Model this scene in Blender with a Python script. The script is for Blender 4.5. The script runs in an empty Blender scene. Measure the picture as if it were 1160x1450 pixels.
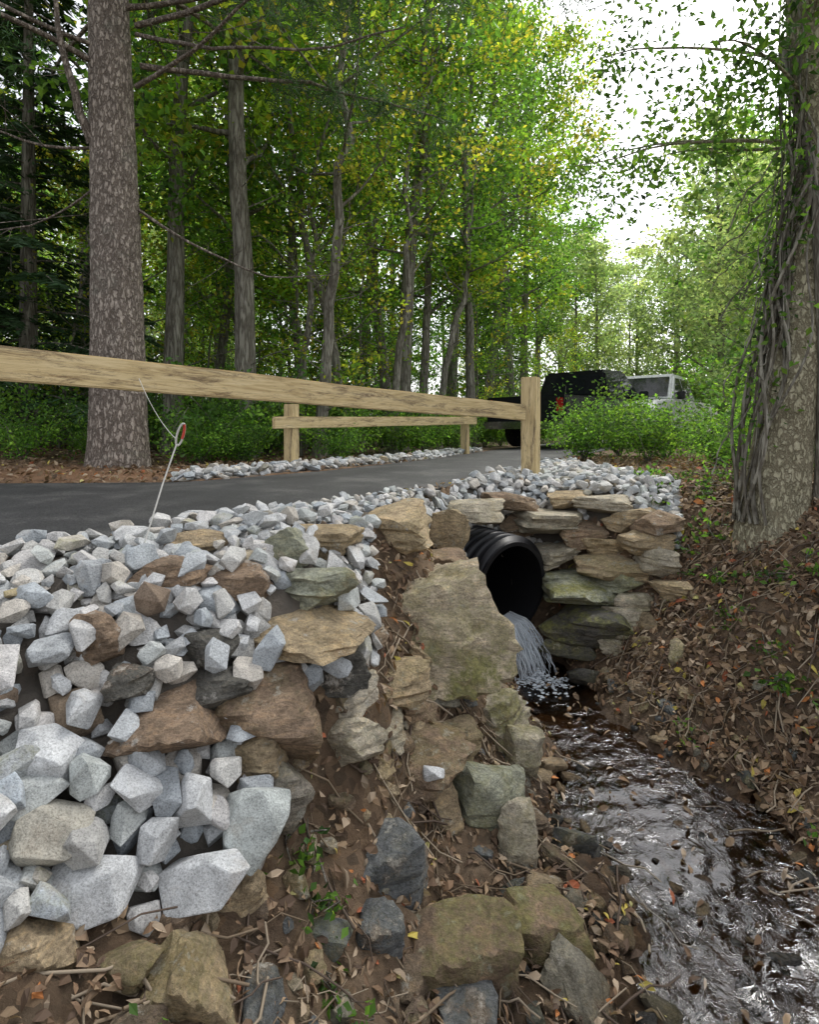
import bpy, bmesh, numpy as np, math, random
from mathutils import Vector, noise, Matrix
rng=np.random.default_rng(7); random.seed(7)
SC=bpy.context.scene; COL=SC.collection
def norm(a): return a/np.maximum(np.linalg.norm(a,axis=-1,keepdims=True),1e-9)
# ---------------------------------------------------------------- mesh batching
class B:
    def __init__(s): s.V=[];s.F={3:[],4:[]};s.M={3:[],4:[]};s.C=[];s.n=0
    def add(s,V,F,col=(1,1,1,0),m=0):
        V=np.asarray(V,float);c=np.asarray(col,float)
        if c.ndim==1: c=np.tile(c,(len(V),1))
        if c.shape[1]==3: c=np.c_[c,np.zeros(len(c))]
        if not isinstance(F,(list,tuple)): F=[F]
        for f in F:
            f=np.asarray(f,int)
            if len(f)==0: continue
            k=f.shape[1]; s.F[k].append(f+s.n); s.M[k].append(np.full(len(f),m))
        s.V.append(V);s.C.append(c);s.n+=len(V)
    def mesh(s,name,mats,smooth=False):
        me=bpy.data.meshes.new(name);V=np.concatenate(s.V);me.vertices.add(len(V));me.vertices.foreach_set('co',V.ravel())
        idx=[];tot=[];mi=[]
        for k in (3,4):
            if s.F[k]:
                f=np.concatenate(s.F[k]);idx.append(f.ravel());tot.append(np.full(len(f),k));mi.append(np.concatenate(s.M[k]))
        idx=np.concatenate(idx);tot=np.concatenate(tot);mi=np.concatenate(mi)
        me.loops.add(len(idx));me.loops.foreach_set('vertex_index',idx.astype(np.int32))
        me.polygons.add(len(tot));me.polygons.foreach_set('loop_start',(np.cumsum(tot)-tot).astype(np.int32))
        me.polygons.foreach_set('material_index',mi.astype(np.int32))
        sm=smooth if not isinstance(smooth,(list,tuple)) else None
        if sm is None: me.polygons.foreach_set('use_smooth',np.array(smooth)[mi].astype(bool))
        else: me.polygons.foreach_set('use_smooth',np.full(len(tot),bool(sm)))
        a=me.attributes.new('Col','FLOAT_COLOR','POINT');a.data.foreach_set('color',np.concatenate(s.C).astype(np.float32).ravel())
        for m in mats: me.materials.append(m)
        me.update(calc_edges=True);me.validate();return me
    def obj(s,name,mats,smooth=False,parent=None,sharp=None):
        me=s.mesh(name,mats,smooth)
        if sharp: me.set_sharp_from_angle(angle=math.radians(sharp))
        return link(name,me,parent)
def link(name,me,parent=None,loc=None):
    o=bpy.data.objects.new(name,me);COL.objects.link(o)
    if loc is not None:o.location=loc
    if parent:o.parent=parent
    return o
def tube(path,rad,sides=8):
    path=np.asarray(path,float);rad=np.broadcast_to(np.asarray(rad,float),(len(path),))
    t=norm(np.gradient(path,axis=0));mt=np.abs(t.mean(0));ref=np.eye(3)[int(np.argmin(mt))]
    u=norm(np.cross(t,ref));v=np.cross(t,u);a=np.arange(sides)/sides*2*np.pi
    R=path[:,None]+rad[:,None,None]*(np.cos(a)[None,:,None]*u[:,None]+np.sin(a)[None,:,None]*v[:,None])
    n=len(path);i=np.arange(n-1)[:,None]*sides;j=np.arange(sides)[None];k=(j+1)%sides
    F=np.stack([i+j,i+k,i+sides+k,i+sides+j],-1).reshape(-1,4)
    return R.reshape(-1,3),F
def leafq(c,L,W,rg,up=.6,dirs=None):
    N=len(c);L=np.broadcast_to(L,(N,));W=np.broadcast_to(W,(N,))
    n=norm(rg.normal(size=(N,3))+np.array([0,0,up]))
    a=norm(np.cross(n,rg.normal(size=(N,3)))) if dirs is None else norm(dirs)
    b=norm(np.cross(n,a));fold=norm(np.cross(a,b))*(W*.18)[:,None]
    V=np.stack([c-a*L[:,None]/2,c+b*W[:,None]/2+fold-a*L[:,None]*.08,c+a*L[:,None]/2,c-b*W[:,None]/2+fold-a*L[:,None]*.08],1).reshape(-1,3)
    return V,np.arange(4*N).reshape(-1,4)
def inpoly(x,y,P):
    r=np.zeros(np.shape(x),bool);P=np.array(P);j=len(P)-1
    for i in range(len(P)):
        xi,yi=P[i];xj,yj=P[j]
        r^=((yi>y)!=(yj>y))&(x<(xj-xi)*(y-yi)/((yj-yi) if yj!=yi else 1e-9)+xi);j=i
    return r
# ---------------------------------------------------------------- materials
def mat(name,rough=.8):
    m=bpy.data.materials.new(name);m.use_nodes=True;nt=m.node_tree;p=nt.nodes['Principled BSDF'];p.inputs['Roughness'].default_value=rough
    try:p.inputs['Specular IOR Level'].default_value=.3
    except:pass
    return m,nt,p
def N(nt,t,**k):
    n=nt.nodes.new(t)
    for a,b in k.items():
        if a in n.inputs.keys(): n.inputs[a].default_value=b
        else: setattr(n,a,b)
    return n
def noise_n(nt,co,scale,detail=6,rough=.6,dist=0):
    n=N(nt,'ShaderNodeTexNoise');n.inputs['Scale'].default_value=scale;n.inputs['Detail'].default_value=detail;n.inputs['Roughness'].default_value=rough;n.inputs['Distortion'].default_value=dist
    if co is not None: nt.links.new(co,n.inputs['Vector'])
    return n.outputs['Fac']
def ramp(nt,fac,stops,interp='LINEAR'):
    r=N(nt,'ShaderNodeValToRGB');r.color_ramp.interpolation=interp;e=r.color_ramp.elements
    while len(e)<len(stops): e.new(.5)
    for q,(p,c) in zip(e,stops):
        q.position=p;q.color=(c,c,c,1) if not isinstance(c,tuple) else (*c,1)
    nt.links.new(fac,r.inputs[0]);return r.outputs[0]
def mixc(nt,fac,a,b,mode='MIX'):
    m=N(nt,'ShaderNodeMix',data_type='RGBA',blend_type=mode)
    for s,v in ((m.inputs[0],fac),(m.inputs[6],a),(m.inputs[7],b)):
        if isinstance(v,(int,float)): s.default_value=v
        elif isinstance(v,tuple): s.default_value=(*v,1)
        else: nt.links.new(v,s)
    return m.outputs[2]
def bump(nt,p,h,strength=.5,dist=.02):
    b=N(nt,'ShaderNodeBump');b.inputs['Strength'].default_value=strength;b.inputs['Distance'].default_value=dist
    nt.links.new(h,b.inputs['Height']);nt.links.new(b.outputs[0],p.inputs['Normal'])
def pos(nt): return N(nt,'ShaderNodeNewGeometry').outputs['Position']
def objc(nt): return N(nt,'ShaderNodeTexCoord').outputs['Object']
def attr(nt):
    a=N(nt,'ShaderNodeAttribute');a.attribute_name='Col';return a
def mth(nt,op,a,b=None):
    m=N(nt,'ShaderNodeMath',operation=op)
    for i,v in enumerate((a,b)):
        if v is None: continue
        if isinstance(v,(int,float)): m.inputs[i].default_value=v
        else: nt.links.new(v,m.inputs[i])
    return m.outputs[0]
# ground
M_ground,nt,p=mat('soil',.95);P=pos(nt)
a=ramp(nt,noise_n(nt,P,3.2,10,.7),[(.32,(.05,.036,.025)),(.5,(.16,.115,.075)),(.68,(.29,.215,.145))])
v=N(nt,'ShaderNodeTexVoronoi');v.inputs['Scale'].default_value=26;nt.links.new(P,v.inputs['Vector'])
lc=ramp(nt,v.outputs['Color'],[(.2,(.045,.03,.018)),(.5,(.14,.085,.05)),(.8,(.26,.17,.10)),(.97,(.30,.15,.05))])
a=mixc(nt,ramp(nt,noise_n(nt,P,1.3,5),[(.38,.1),(.6,.6)]),a,lc)
gr=attr(nt)
a=mixc(nt,gr.outputs['Alpha'],a,gr.outputs['Color'])
sx=N(nt,'ShaderNodeSeparateXYZ');nt.links.new(P,sx.inputs[0])
wet=ramp(nt,mth(nt,'ADD',mth(nt,'ADD',sx.outputs[2],1.6),mth(nt,'MULTIPLY',noise_n(nt,P,6,5),.12)),[(.42,1.),(.56,0.)])
a=mixc(nt,1.,a,mixc(nt,wet,(1,1,1),(.42,.38,.34)),'MULTIPLY')
nt.links.new(a,p.inputs['Base Color']);bump(nt,p,noise_n(nt,P,38,8,.75),.9,.03)
rr_=mth(nt,'SUBTRACT',.95,mth(nt,'MULTIPLY',wet,.6));nt.links.new(rr_,p.inputs['Roughness'])
# stone (shared): attribute colour, alpha=moss
def stone(name,speck,rough=.85,bs=.5):
    m,nt,p=mat(name,rough);P=pos(nt);at=attr(nt)
    c=mixc(nt,1.,at.outputs['Color'],ramp(nt,noise_n(nt,P,11,8,.7),[(.3,.6),(.5,.95),(.72,1.3)]),'MULTIPLY')
    if speck:
        c=mixc(nt,1.,c,ramp(nt,noise_n(nt,P,190,3,.7),[(.36,.62),(.47,.95),(.6,1.12)]),'MULTIPLY')
        c=mixc(nt,ramp(nt,noise_n(nt,P,5,6,.7),[(.56,0.),(.7,.45)]),c,(.40,.33,.25))
    else:
        mp=N(nt,'ShaderNodeMapping');mp.inputs['Scale'].default_value=(5,5,24);mp.inputs['Rotation'].default_value=(.3,.2,.4);nt.links.new(P,mp.inputs[0])
        c=mixc(nt,1.,c,ramp(nt,noise_n(nt,mp.outputs[0],2,8,.75,1.2),[(.3,(.42,.38,.34)),(.5,(1.,1.,1.)),(.7,(1.5,1.38,1.18))]),'MULTIPLY')
        c=mixc(nt,ramp(nt,noise_n(nt,P,6,7,.75),[(.55,0.),(.66,.65)]),c,(.27,.15,.07))
        c=mixc(nt,ramp(nt,noise_n(nt,P,12,8,.75),[(.57,0.),(.64,.75)]),c,(.52,.50,.45))
        c=mixc(nt,1.,c,ramp(nt,noise_n(nt,P,90,4,.75),[(.35,.65),(.5,1.),(.65,1.25)]),'MULTIPLY')
    g=N(nt,'ShaderNodeNewGeometry');sx=N(nt,'ShaderNodeSeparateXYZ');nt.links.new(g.outputs['Normal'],sx.inputs[0])
    mo=mth(nt,'MULTIPLY',at.outputs['Alpha'],ramp(nt,noise_n(nt,P,6,9,.78),[(.44,0.),(.56,.9)]))
    mo=mth(nt,'MULTIPLY',mo,ramp(nt,sx.outputs[2],[(0.,.6),(.5,1.)]))
    c=mixc(nt,mo,c,ramp(nt,noise_n(nt,P,50,5),[(.3,(.08,.09,.025)),(.7,(.32,.31,.10))]))
    if not speck:
        s2=N(nt,'ShaderNodeSeparateXYZ');nt.links.new(P,s2.inputs[0])
        wet=ramp(nt,mth(nt,'ADD',mth(nt,'ADD',s2.outputs[2],1.6),mth(nt,'MULTIPLY',noise_n(nt,P,6,5),.10)),[(.42,1.),(.54,0.)])
        c=mixc(nt,1.,c,mixc(nt,wet,(1,1,1),(.40,.37,.34)),'MULTIPLY');nt.links.new(mth(nt,'SUBTRACT',rough,mth(nt,'MULTIPLY',wet,.6)),p.inputs['Roughness'])
    nt.links.new(c,p.inputs['Base Color'])
    h=mth(nt,'ADD',noise_n(nt,P,22,8,.72),mth(nt,'MULTIPLY',noise_n(nt,P,150,4,.7),.25))
    bump(nt,p,h,bs,.03);return m
M_granite=stone('crushed_granite',True,.8,.6)
M_rock=stone('field_stone',False,.85,1.)
# asphalt
M_asph,nt,p=mat('asphalt',.6);P=pos(nt)
c=ramp(nt,noise_n(nt,P,1.4,9,.7),[(.3,(.018,.018,.019)),(.5,(.034,.034,.035)),(.66,(.085,.083,.08))])
c=mixc(nt,1.,c,ramp(nt,noise_n(nt,P,90,3,.7),[(.35,.4),(.62,1.7)]),'MULTIPLY')
nt.links.new(c,p.inputs['Base Color']);bump(nt,p,noise_n(nt,P,110,3,.7),.8,.008);p.inputs['Specular IOR Level'].default_value=.4
# wood
M_wood,nt,p=mat('treated_lumber',.7);O=objc(nt)
mp=N(nt,'ShaderNodeMapping');mp.inputs['Scale'].default_value=(1.2,22,22);nt.links.new(O,mp.inputs[0])
c=ramp(nt,noise_n(nt,mp.outputs[0],3,6,.6,1.2),[(.3,(.38,.27,.125)),(.5,(.58,.45,.24)),(.7,(.70,.57,.34))])
mp2=N(nt,'ShaderNodeMapping');mp2.inputs['Scale'].default_value=(1.6,9,9);nt.links.new(O,mp2.inputs[0])
c=mixc(nt,ramp(nt,noise_n(nt,mp2.outputs[0],2.2,12,.85,.5),[(.50,0.),(.60,.85)]),c,(.12,.08,.05))
nt.links.new(c,p.inputs['Base Color']);bump(nt,p,noise_n(nt,mp.outputs[0],6,6,.7),.3,.01)
# bark
def bark(name,c1,c2,sc,zs=.25,bs=1.,ed=.5):
    m,nt,p=mat(name,.92);O=objc(nt);mp=N(nt,'ShaderNodeMapping');mp.inputs['Scale'].default_value=(1,1,zs);nt.links.new(O,mp.inputs[0])
    n1=noise_n(nt,mp.outputs[0],sc,9,.75,.5);vv=N(nt,'ShaderNodeTexVoronoi',feature='DISTANCE_TO_EDGE');vv.inputs['Scale'].default_value=sc*1.3;
    ad=N(nt,'ShaderNodeVectorMath',operation='ADD');nt.links.new(mp.outputs[0],ad.inputs[0])
    nn=N(nt,'ShaderNodeTexNoise');nn.inputs['Scale'].default_value=sc*2;nn.inputs['Detail'].default_value=6;nt.links.new(mp.outputs[0],nn.inputs['Vector'])
    sc_=N(nt,'ShaderNodeVectorMath',operation='SCALE');nt.links.new(nn.outputs['Color'],sc_.inputs[0]);sc_.inputs[3].default_value=1.6/sc
    nt.links.new(sc_.outputs[0],ad.inputs[1]);nt.links.new(ad.outputs[0],vv.inputs['Vector'])
    e=ramp(nt,vv.outputs['Distance'],[(0.,0.),(.22,1.)])
    c=mixc(nt,ramp(nt,n1,[(.3,0.),(.7,1.)]),c1,c2);c=mixc(nt,1.,c,mixc(nt,e,(ed,ed*.93,ed*.88),(1.1,1.1,1.1)),'MULTIPLY')
    c=mixc(nt,ramp(nt,noise_n(nt,O,2.5,6,.7),[(.55,0.),(.7,.4)]),c,(.30,.31,.25))
    nt.links.new(c,p.inputs['Base Color']);bump(nt,p,mth(nt,'ADD',e,n1),bs,.02);return m
M_pine=bark('pine_bark',(.20,.165,.14),(.56,.48,.41),17,.38,1.,.5)
M_bark=bark('hardwood_bark',(.13,.12,.095),(.38,.36,.30),9,.15,.8)
M_bark2=bark('smooth_bark',(.24,.22,.14),(.54,.50,.36),22,.5,.8,.6)
# leaves
def leafm(name,tr=.45,rough=.55,k=(1.9,1.9,.9)):
    m=bpy.data.materials.new(name);m.use_nodes=True;nt=m.node_tree;nt.nodes.clear();at=attr(nt)
    o=N(nt,'ShaderNodeOutputMaterial');d=N(nt,'ShaderNodeBsdfPrincipled');d.inputs['Roughness'].default_value=rough;d.inputs['Specular IOR Level'].default_value=.3
    t=N(nt,'ShaderNodeBsdfTranslucent');mx=N(nt,'ShaderNodeMixShader');mx.inputs[0].default_value=tr
    nt.links.new(at.outputs['Color'],d.inputs['Base Color'])
    c2=mixc(nt,1.,at.outputs['Color'],k,'MULTIPLY');nt.links.new(c2,t.inputs[0])
    nt.links.new(d.outputs[0],mx.inputs[1]);nt.links.new(t.outputs[0],mx.inputs[2]);nt.links.new(mx.outputs[0],o.inputs[0]);return m
M_leaf=leafm('leaf',.55);M_litter=leafm('dry_leaf',.12,.8);M_needle=leafm('needle',.25)
def plain(name,c,rough=.5,metal=0,bscale=0):
    m,nt,p=mat(name,rough);P=objc(nt);cc=mixc(nt,1.,tuple(c),ramp(nt,noise_n(nt,P,14,5),[(.3,.75),(.7,1.15)]),'MULTIPLY')
    nt.links.new(cc,p.inputs['Base Color']);p.inputs['Metallic'].default_value=metal
    if bscale: bump(nt,p,noise_n(nt,P,bscale,4),.2,.01)
    return m
M_pipe=plain('black_hdpe',(.012,.012,.014),.38)
M_pipein=plain('pipe_inside',(.006,.006,.007),.6)
# water
M_water=bpy.data.materials.new('creek_water_surface');M_water.use_nodes=True;nt=M_water.node_tree;nt.nodes.clear();P=pos(nt)
o=N(nt,'ShaderNodeOutputMaterial');gl=N(nt,'ShaderNodeBsdfGlossy');gl.inputs['Roughness'].default_value=.045;gl.inputs['Color'].default_value=(.95,.97,1,1)
tr=N(nt,'ShaderNodeBsdfTransparent');tr.inputs[0].default_value=(.60,.47,.34,1)
fr=N(nt,'ShaderNodeFresnel');fr.inputs[0].default_value=1.42;mx=N(nt,'ShaderNodeMixShader')
b=N(nt,'ShaderNodeBump');b.inputs['Distance'].default_value=.02
nt.links.new(ramp(nt,noise_n(nt,P,2.6,4,.6),[(.40,.12),(.60,.62)]),b.inputs['Strength'])
nt.links.new(noise_n(nt,P,16,4,.6,.8),b.inputs['Height'])
for s in (gl,fr): nt.links.new(b.outputs[0],s.inputs['Normal'])
nt.links.new(fr.outputs[0],mx.inputs[0]);nt.links.new(tr.outputs[0],mx.inputs[1]);nt.links.new(gl.outputs[0],mx.inputs[2]);nt.links.new(mx.outputs[0],o.inputs[0])
M_foam=bpy.data.materials.new('falling_water');M_foam.use_nodes=True;nt=M_foam.node_tree;nt.nodes.clear()
o=N(nt,'ShaderNodeOutputMaterial');gl=N(nt,'ShaderNodeBsdfPrincipled');gl.inputs['Base Color'].default_value=(.80,.84,.87,1);gl.inputs['Roughness'].default_value=.1
tr=N(nt,'ShaderNodeBsdfTransparent');tr.inputs[0].default_value=(.92,.94,.96,1);mx=N(nt,'ShaderNodeMixShader');mx.inputs[0].default_value=.42
nt.links.new(tr.outputs[0],mx.inputs[1]);nt.links.new(gl.outputs[0],mx.inputs[2]);nt.links.new(mx.outputs[0],o.inputs[0])
# ---------------------------------------------------------------- terrain
CP=np.array([(-1.5,2.1,0),(-.95,2.75,0),(-.54,3.3,0),(.1,4.0,0),(.5,4.6,0),(.9,5.4,0),(1.4,4.9,-.02),(1.8,4.4,-.05),(1.5,6,0),(-3,0.8,0),(-3,3,0),(-1,4,0),(-4,5,0.02),(-3.3,6.5,.1),(-5,7,.25),(-2,7,0.02),(-1.4,6.6,0),(1,10,0),(3,10,0),(0,8,0),(-2,10,.1),(-6,10,.4),(3,7,.0),(3.2,5,.1),(4,4,.3),(3,3,.35),(5,7,.3),
(-1.24,1.71,-.15),(-1.15,1.58,-.3),(-1.04,1.44,-.5),(-.94,1.3,-.65),(-.82,1.136,-.72),
(-.9,2.17,-.05),(-.81,1.96,-.12),(-.75,1.81,-.3),(-.69,1.66,-.55),(-.63,1.525,-.75),(-.52,1.26,-.85),
(-.39,2.38,-.1),(-.34,2.15,-.3),(-.325,2.0,-.51),(-.31,1.9,-.695),(-.28,1.7,-.89),(-.23,1.4,-1.0),
(.075,3.0,-.25),(.07,2.75,-.53),(.0625,2.5,-.754),(.06,2.3,-.943),(.05,1.95,-1.09),(.04,1.55,-1.157),
(.465,3.1,-.857),(.41,2.75,-1.05),(.385,2.2,-1.156),(.36,1.6,-1.21),
(.55,4.1,-.9),(.9,4.2,-1.1),(1.2,4.1,-1.0),(1.3,4.55,-.15),(1.7,4.1,-.3),(1.75,3.9,-.6),(.75,4.7,-.05),
(.8,3.8,-1.25),(.95,3.4,-1.30),(1.15,2.7,-1.32),(1.1,2.1,-1.38),(.95,1.6,-1.44),(.95,.8,-1.5),(.9,-1,-1.7),
(.62,3.4,-1.17),(.6,2.7,-1.19),(.80,2.1,-1.26),(.76,1.6,-1.30),(1.4,2.2,-1.33),(1.35,1.6,-1.38),
(1.45,3.5,-.95),(1.72,2.72,-1.13),(1.9,3.5,-.55),(2.3,3.6,-.1),(2.2,3.0,-.45),(2.1,2.4,-.95),(2.5,2.5,-.5),(2.6,3.1,-.05),(1.7,1.8,-1.2),(2.3,1.5,-.9),(3,1.5,-.3),(2.5,4.2,.05),(1.6,.5,-1.2),(3,0,-.4),
(0,.6,-1.1),(-.7,.5,-.85),(-1.8,.8,-.3),(-2,0,-.5),(0,-1,-1.0),(-3,-.8,-.1),(-6,2,.1),(-6,-3,0),(6,0,.4),(4,-3,0),(7,4,.5)],float)
def U(r2): return np.where(r2>0, r2*np.log(r2+1e-12),0)
n=len(CP);D2=((CP[:,None,:2]-CP[None,:,:2])**2).sum(-1)
K=U(D2)+np.eye(n)*0.02;Pm=np.c_[np.ones(n),CP[:,:2]];A=np.zeros((n+3,n+3));A[:n,:n]=K;A[:n,n:]=Pm;A[n:,:n]=Pm.T
wt=np.linalg.solve(A,np.r_[CP[:,2],0,0,0])
RN=np.array([(-14,-7),(-9,-3.2),(-5,-.8),(-3,.85),(-1.5,2.15),(-.95,2.8),(-.54,3.35),(.05,4.1),(.95,5.6),(2.1,8.2),(4.2,12),(7,17),(11,23),(18,31)],float)
RF=np.array([(-17,1),(-10,4.0),(-6,4.85),(-3.4,4.8),(-1.95,4.9),(-.9,6.2),(-.2,7.5),(.3,8.4),(1.5,11.2),(3.2,15),(5.7,20),(9.2,26),(13,31),(17,35)],float)
def resamp(P,n):
    s=np.r_[0,np.cumsum(np.linalg.norm(np.diff(P,axis=0),axis=1))];t=np.linspace(0,s[-1],n);return np.c_[np.interp(t,s,P[:,0]),np.interp(t,s,P[:,1])]
ROADP=np.r_[RN,RF[::-1]]
def sm(e0,e1,x): t=np.clip((x-e0)/(e1-e0),0,1);return t*t*(3-2*t)
def H(x,y,road=True):
    x=np.atleast_1d(x).astype(float);y=np.atleast_1d(y).astype(float)
    z=np.full(x.shape,wt[n])+wt[n+1]*x+wt[n+2]*y
    for i in range(n): z=z+wt[i]*U((x-CP[i,0])**2+(y-CP[i,1])**2)
    cap=0.015+.07*np.maximum(0,-x-3.0)*sm(5,6,y)+.3*sm(2.2,3.6,x)+.0*x
    z=np.where(z>cap,cap+(z-cap)*.05,z)
    far=.07*np.clip(-x-3,0,14)*sm(5,7,y)+.05*np.clip(x-y*.55-2,0,8)
    r=np.hypot(x-.3,y-3.2);k=sm(4.0,6.5,r);z=z*(1-k)+far*k
    if road:
        z=np.where(inpoly(x,y,ROADP),np.minimum(z,-.03),z)
    return z
def Hn(x,y):
    e=.03;gx=(H(x+e,y)-H(x-e,y))/(2*e);gy=(H(x,y+e)-H(x,y-e))/(2*e)
    return norm(np.stack([-gx,-gy,np.ones_like(gx)],-1))
def wz(y): return np.interp(y,[-3,.8,1.5,2.2,3.2,4.2],[-1.5,-1.36,-1.31,-1.27,-1.215,-1.2])
PA=[(-3.4,.5),(-2.4,.3),(-1.5,.85),(-.98,1.25),(-.66,1.44),(-.42,1.66),(-.50,1.85),(-.33,2.05),(-.16,2.35),(-.2,2.9),(-.12,3.5),(.2,3.9),(.05,4.02),(-.54,3.3),(-.98,2.72),(-1.52,2.08),(-3,.8)]
PBs=[(.0,3.72),(.3,3.86),(.9,4.35),(1.35,4.45),(1.7,4.2),(1.9,3.95),(2.1,4.4),(2.05,5.5),(2.2,7.6),(1.95,7.9),(.97,5.5),(.1,4.1)]
PC=[(-2.15,5.0),(-1.95,4.93),(-.93,6.22),(-.2,7.55),(.3,8.45),(1.45,11.2),(1.15,11.3),(-.3,8.5),(-1.3,6.75),(-2.1,5.5)]
pax=norm(np.array([.56,-.83,-.03]));mouth=np.array([.73,3.96,-.64])
def inpipe(P,r):
    d=P-mouth;s=d@-pax;return (s>-.02)&(s<2.4)&(np.linalg.norm(d+s[...,None]*pax,axis=-1)<r)
NG=460;us=np.linspace(-1,1,NG);aa=.75;bb=6.4
xs=.5+aa*np.sinh(us*bb);ys=2.8+aa*np.sinh(us*bb)
XX,YY=np.meshgrid(xs,ys);X=XX.ravel();Y=YY.ravel();Z=H(X,Y);Z0=Z.copy()
rd=np.hypot(X-.5,Y-3);nearm=(rd<7)&~inpoly(X,Y,ROADP)
for i in np.where(nearm)[0]:
    v=Vector((X[i],Y[i],Z[i]));Z[i]+=.045*noise.fractal(v*6,.75,2.1,5)*(1 if Z[i]<-.05 else .3)
creek=(Z0<wz(Y)-.03)&(X>.4)&(X<2.1)&(Y<3.95)&(Y>-2);Z[creek]=np.minimum(Z[creek],wz(Y[creek])-.004)
i=np.arange(NG-1);I,J=np.meshgrid(i,i);base=(J*NG+I).ravel()
gb=B();far_g=np.clip((rd-9)/10,0,1)*.6
gcol=np.c_[np.tile([.09,.11,.04],(len(X),1)),far_g]
pn=np.exp(-((X+3.2)**2/3+(Y-5.7)**2/.7))*.75
gcol[:,:3]=np.where((pn>far_g)[:,None],np.array([.32,.17,.09]),gcol[:,:3]);gcol[:,3]=np.maximum(far_g,pn)
gy_=(inpoly(X,Y,PA)|inpoly(X,Y,PBs)|inpoly(X,Y,PC));gcol[gy_,:3]=(.13,.12,.105);gcol[gy_,3]=.8
GV=np.c_[X,Y,Z];Q=np.stack([base,base+1,base+NG+1,base+NG],-1);bad=np.zeros(len(Q),bool)
for w4 in ((.25,.25,.25,.25),(1,0,0,0),(0,1,0,0),(0,0,1,0),(0,0,0,1),(.5,.5,0,0),(0,.5,.5,0),(0,0,.5,.5),(.5,0,0,.5)):
    bad|=inpipe(sum(GV[Q[:,k]]*w4[k] for k in range(4)),.275)
gb.add(GV,Q[~bad],gcol)
gb.obj('ground',[M_ground],True)
# driveway
n1=160;a_=resamp(RN,n1);b_=resamp(RF,n1);rows=9;V=[];
for k in range(rows):
    t=k/(rows-1);q=a_*(1-t)+b_*t;V.append(np.c_[q,np.full(n1,.004)+.03*math.sin(math.pi*t)])
V=np.concatenate(V);i,k=np.meshgrid(np.arange(n1-1),np.arange(rows-1));q=(k*n1+i).ravel()
rb=B();rb.add(V,np.stack([q,q+1,q+n1+1,q+n1],-1))
e=np.concatenate([np.c_[a_,np.full(n1,.004)],np.c_[a_,np.full(n1,-.06)]]);q=np.arange(n1-1);rb.add(e,np.stack([q+n1,q+n1+1,q+1,q],-1))
rb.obj('driveway',[M_asph],True)
# ---------------------------------------------------------------- stones
def hull(rg,npt=15,bev=.05):
    bm=bmesh.new();p=norm(rg.normal(size=(npt,3)));p=np.sign(p)*np.abs(p)**.75;p*=rg.uniform(.82,1.08,(npt,1))
    for q in p: bm.verts.new(q)
    r=bmesh.ops.convex_hull(bm,input=bm.verts);bmesh.ops.delete(bm,geom=[g for g in bm.verts if not g.link_faces],context='VERTS')
    bmesh.ops.dissolve_limit(bm,angle_limit=math.radians(12),verts=bm.verts,edges=bm.edges)
    bmesh.ops.bevel(bm,geom=bm.edges[:],offset=bev,segments=2,profile=.6,affect='EDGES',clamp_overlap=True)
    bmesh.ops.triangulate(bm,faces=bm.faces);bm.verts.index_update()
    V=np.array([v.co[:] for v in bm.verts]);F=np.array([[v.index for v in f.verts] for f in bm.faces]);bm.free();return V,F
HL=[hull(np.random.default_rng(100+i),13+i%9,.06) for i in range(40)]
def ico(s):
    bm=bmesh.new();bmesh.ops.create_icosphere(bm,subdivisions=s,radius=1);V=np.array([v.co[:] for v in bm.verts]);bm.verts.index_update()
    F=np.array([[v.index for v in f.verts] for f in bm.faces]);bm.free();return norm(V),F
ICO={s:ico(s) for s in (2,3,4,5)}
def rock(rg,sub=4,npl=10,rough=.05,strata=.04):
    d,F=ICO[sub];nn=norm(rg.normal(size=(npl,3)));h=rg.uniform(.52,.95,npl)
    ax=np.concatenate([np.eye(3),-np.eye(3)]);nn=np.concatenate([nn,norm(ax+rg.normal(size=(6,3))*.2)]);h=np.r_[h,rg.uniform(.66,.9,6)]
    dot=d@nn.T;rr=np.where(dot>.05,h/np.maximum(dot,.05),9).min(1);rr=np.minimum(rr,1.4)
    V=d*rr[:,None]
    o=Vector(rg.uniform(-50,50,3))
    if rough>0:
        f=np.array([noise.fractal(Vector(v)*1.7+o,.8,2.2,4)+.5*abs(noise.fractal(Vector(v)*5+o,.7,2.2,3)) for v in V]);V=V*(1+rough*f)[:,None]
    if strata>0:
        s2=np.array([noise.noise(Vector((v[0]*.5,v[1]*.5,v[2]*7))+o)+.6*noise.noise(Vector((v[0],v[1],v[2]*17))+o) for v in V]);V[:,:2]*=(1+strata*2.2*s2)[:,None]
    return V,F
def rotm(rg,tilt=.3,yaw=None):
    yaw=rg.uniform(0,2*math.pi) if yaw is None else yaw
    return np.array(Matrix.Rotation(rg.normal()*tilt,3,'X')@Matrix.Rotation(rg.normal()*tilt,3,'Y')@Matrix.Rotation(yaw,3,'Z'))
def align(nv):
    return np.array(Vector((0,0,1)).rotation_difference(Vector(nv)).to_matrix())
GR=np.array([[.54,.55,.55],[.47,.49,.50],[.60,.59,.57],[.41,.44,.46],[.52,.51,.48],[.56,.52,.46],[.64,.64,.63],[.62,.60,.58],[.50,.52,.50]])
BR=np.array([[.36,.28,.18],[.28,.21,.145],[.40,.34,.24],[.22,.165,.12],[.33,.31,.25],[.44,.35,.23]])
T=(.46,.36,.23);T2=(.48,.43,.34);Gn=(.36,.37,.29);Bn=(.29,.21,.145);Dk=(.13,.125,.11);Gy=(.17,.18,.185);Wh=(.60,.61,.61);Lg=(.50,.53,.51);Bl=(.42,.46,.49);Cr=(.54,.51,.43)
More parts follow.
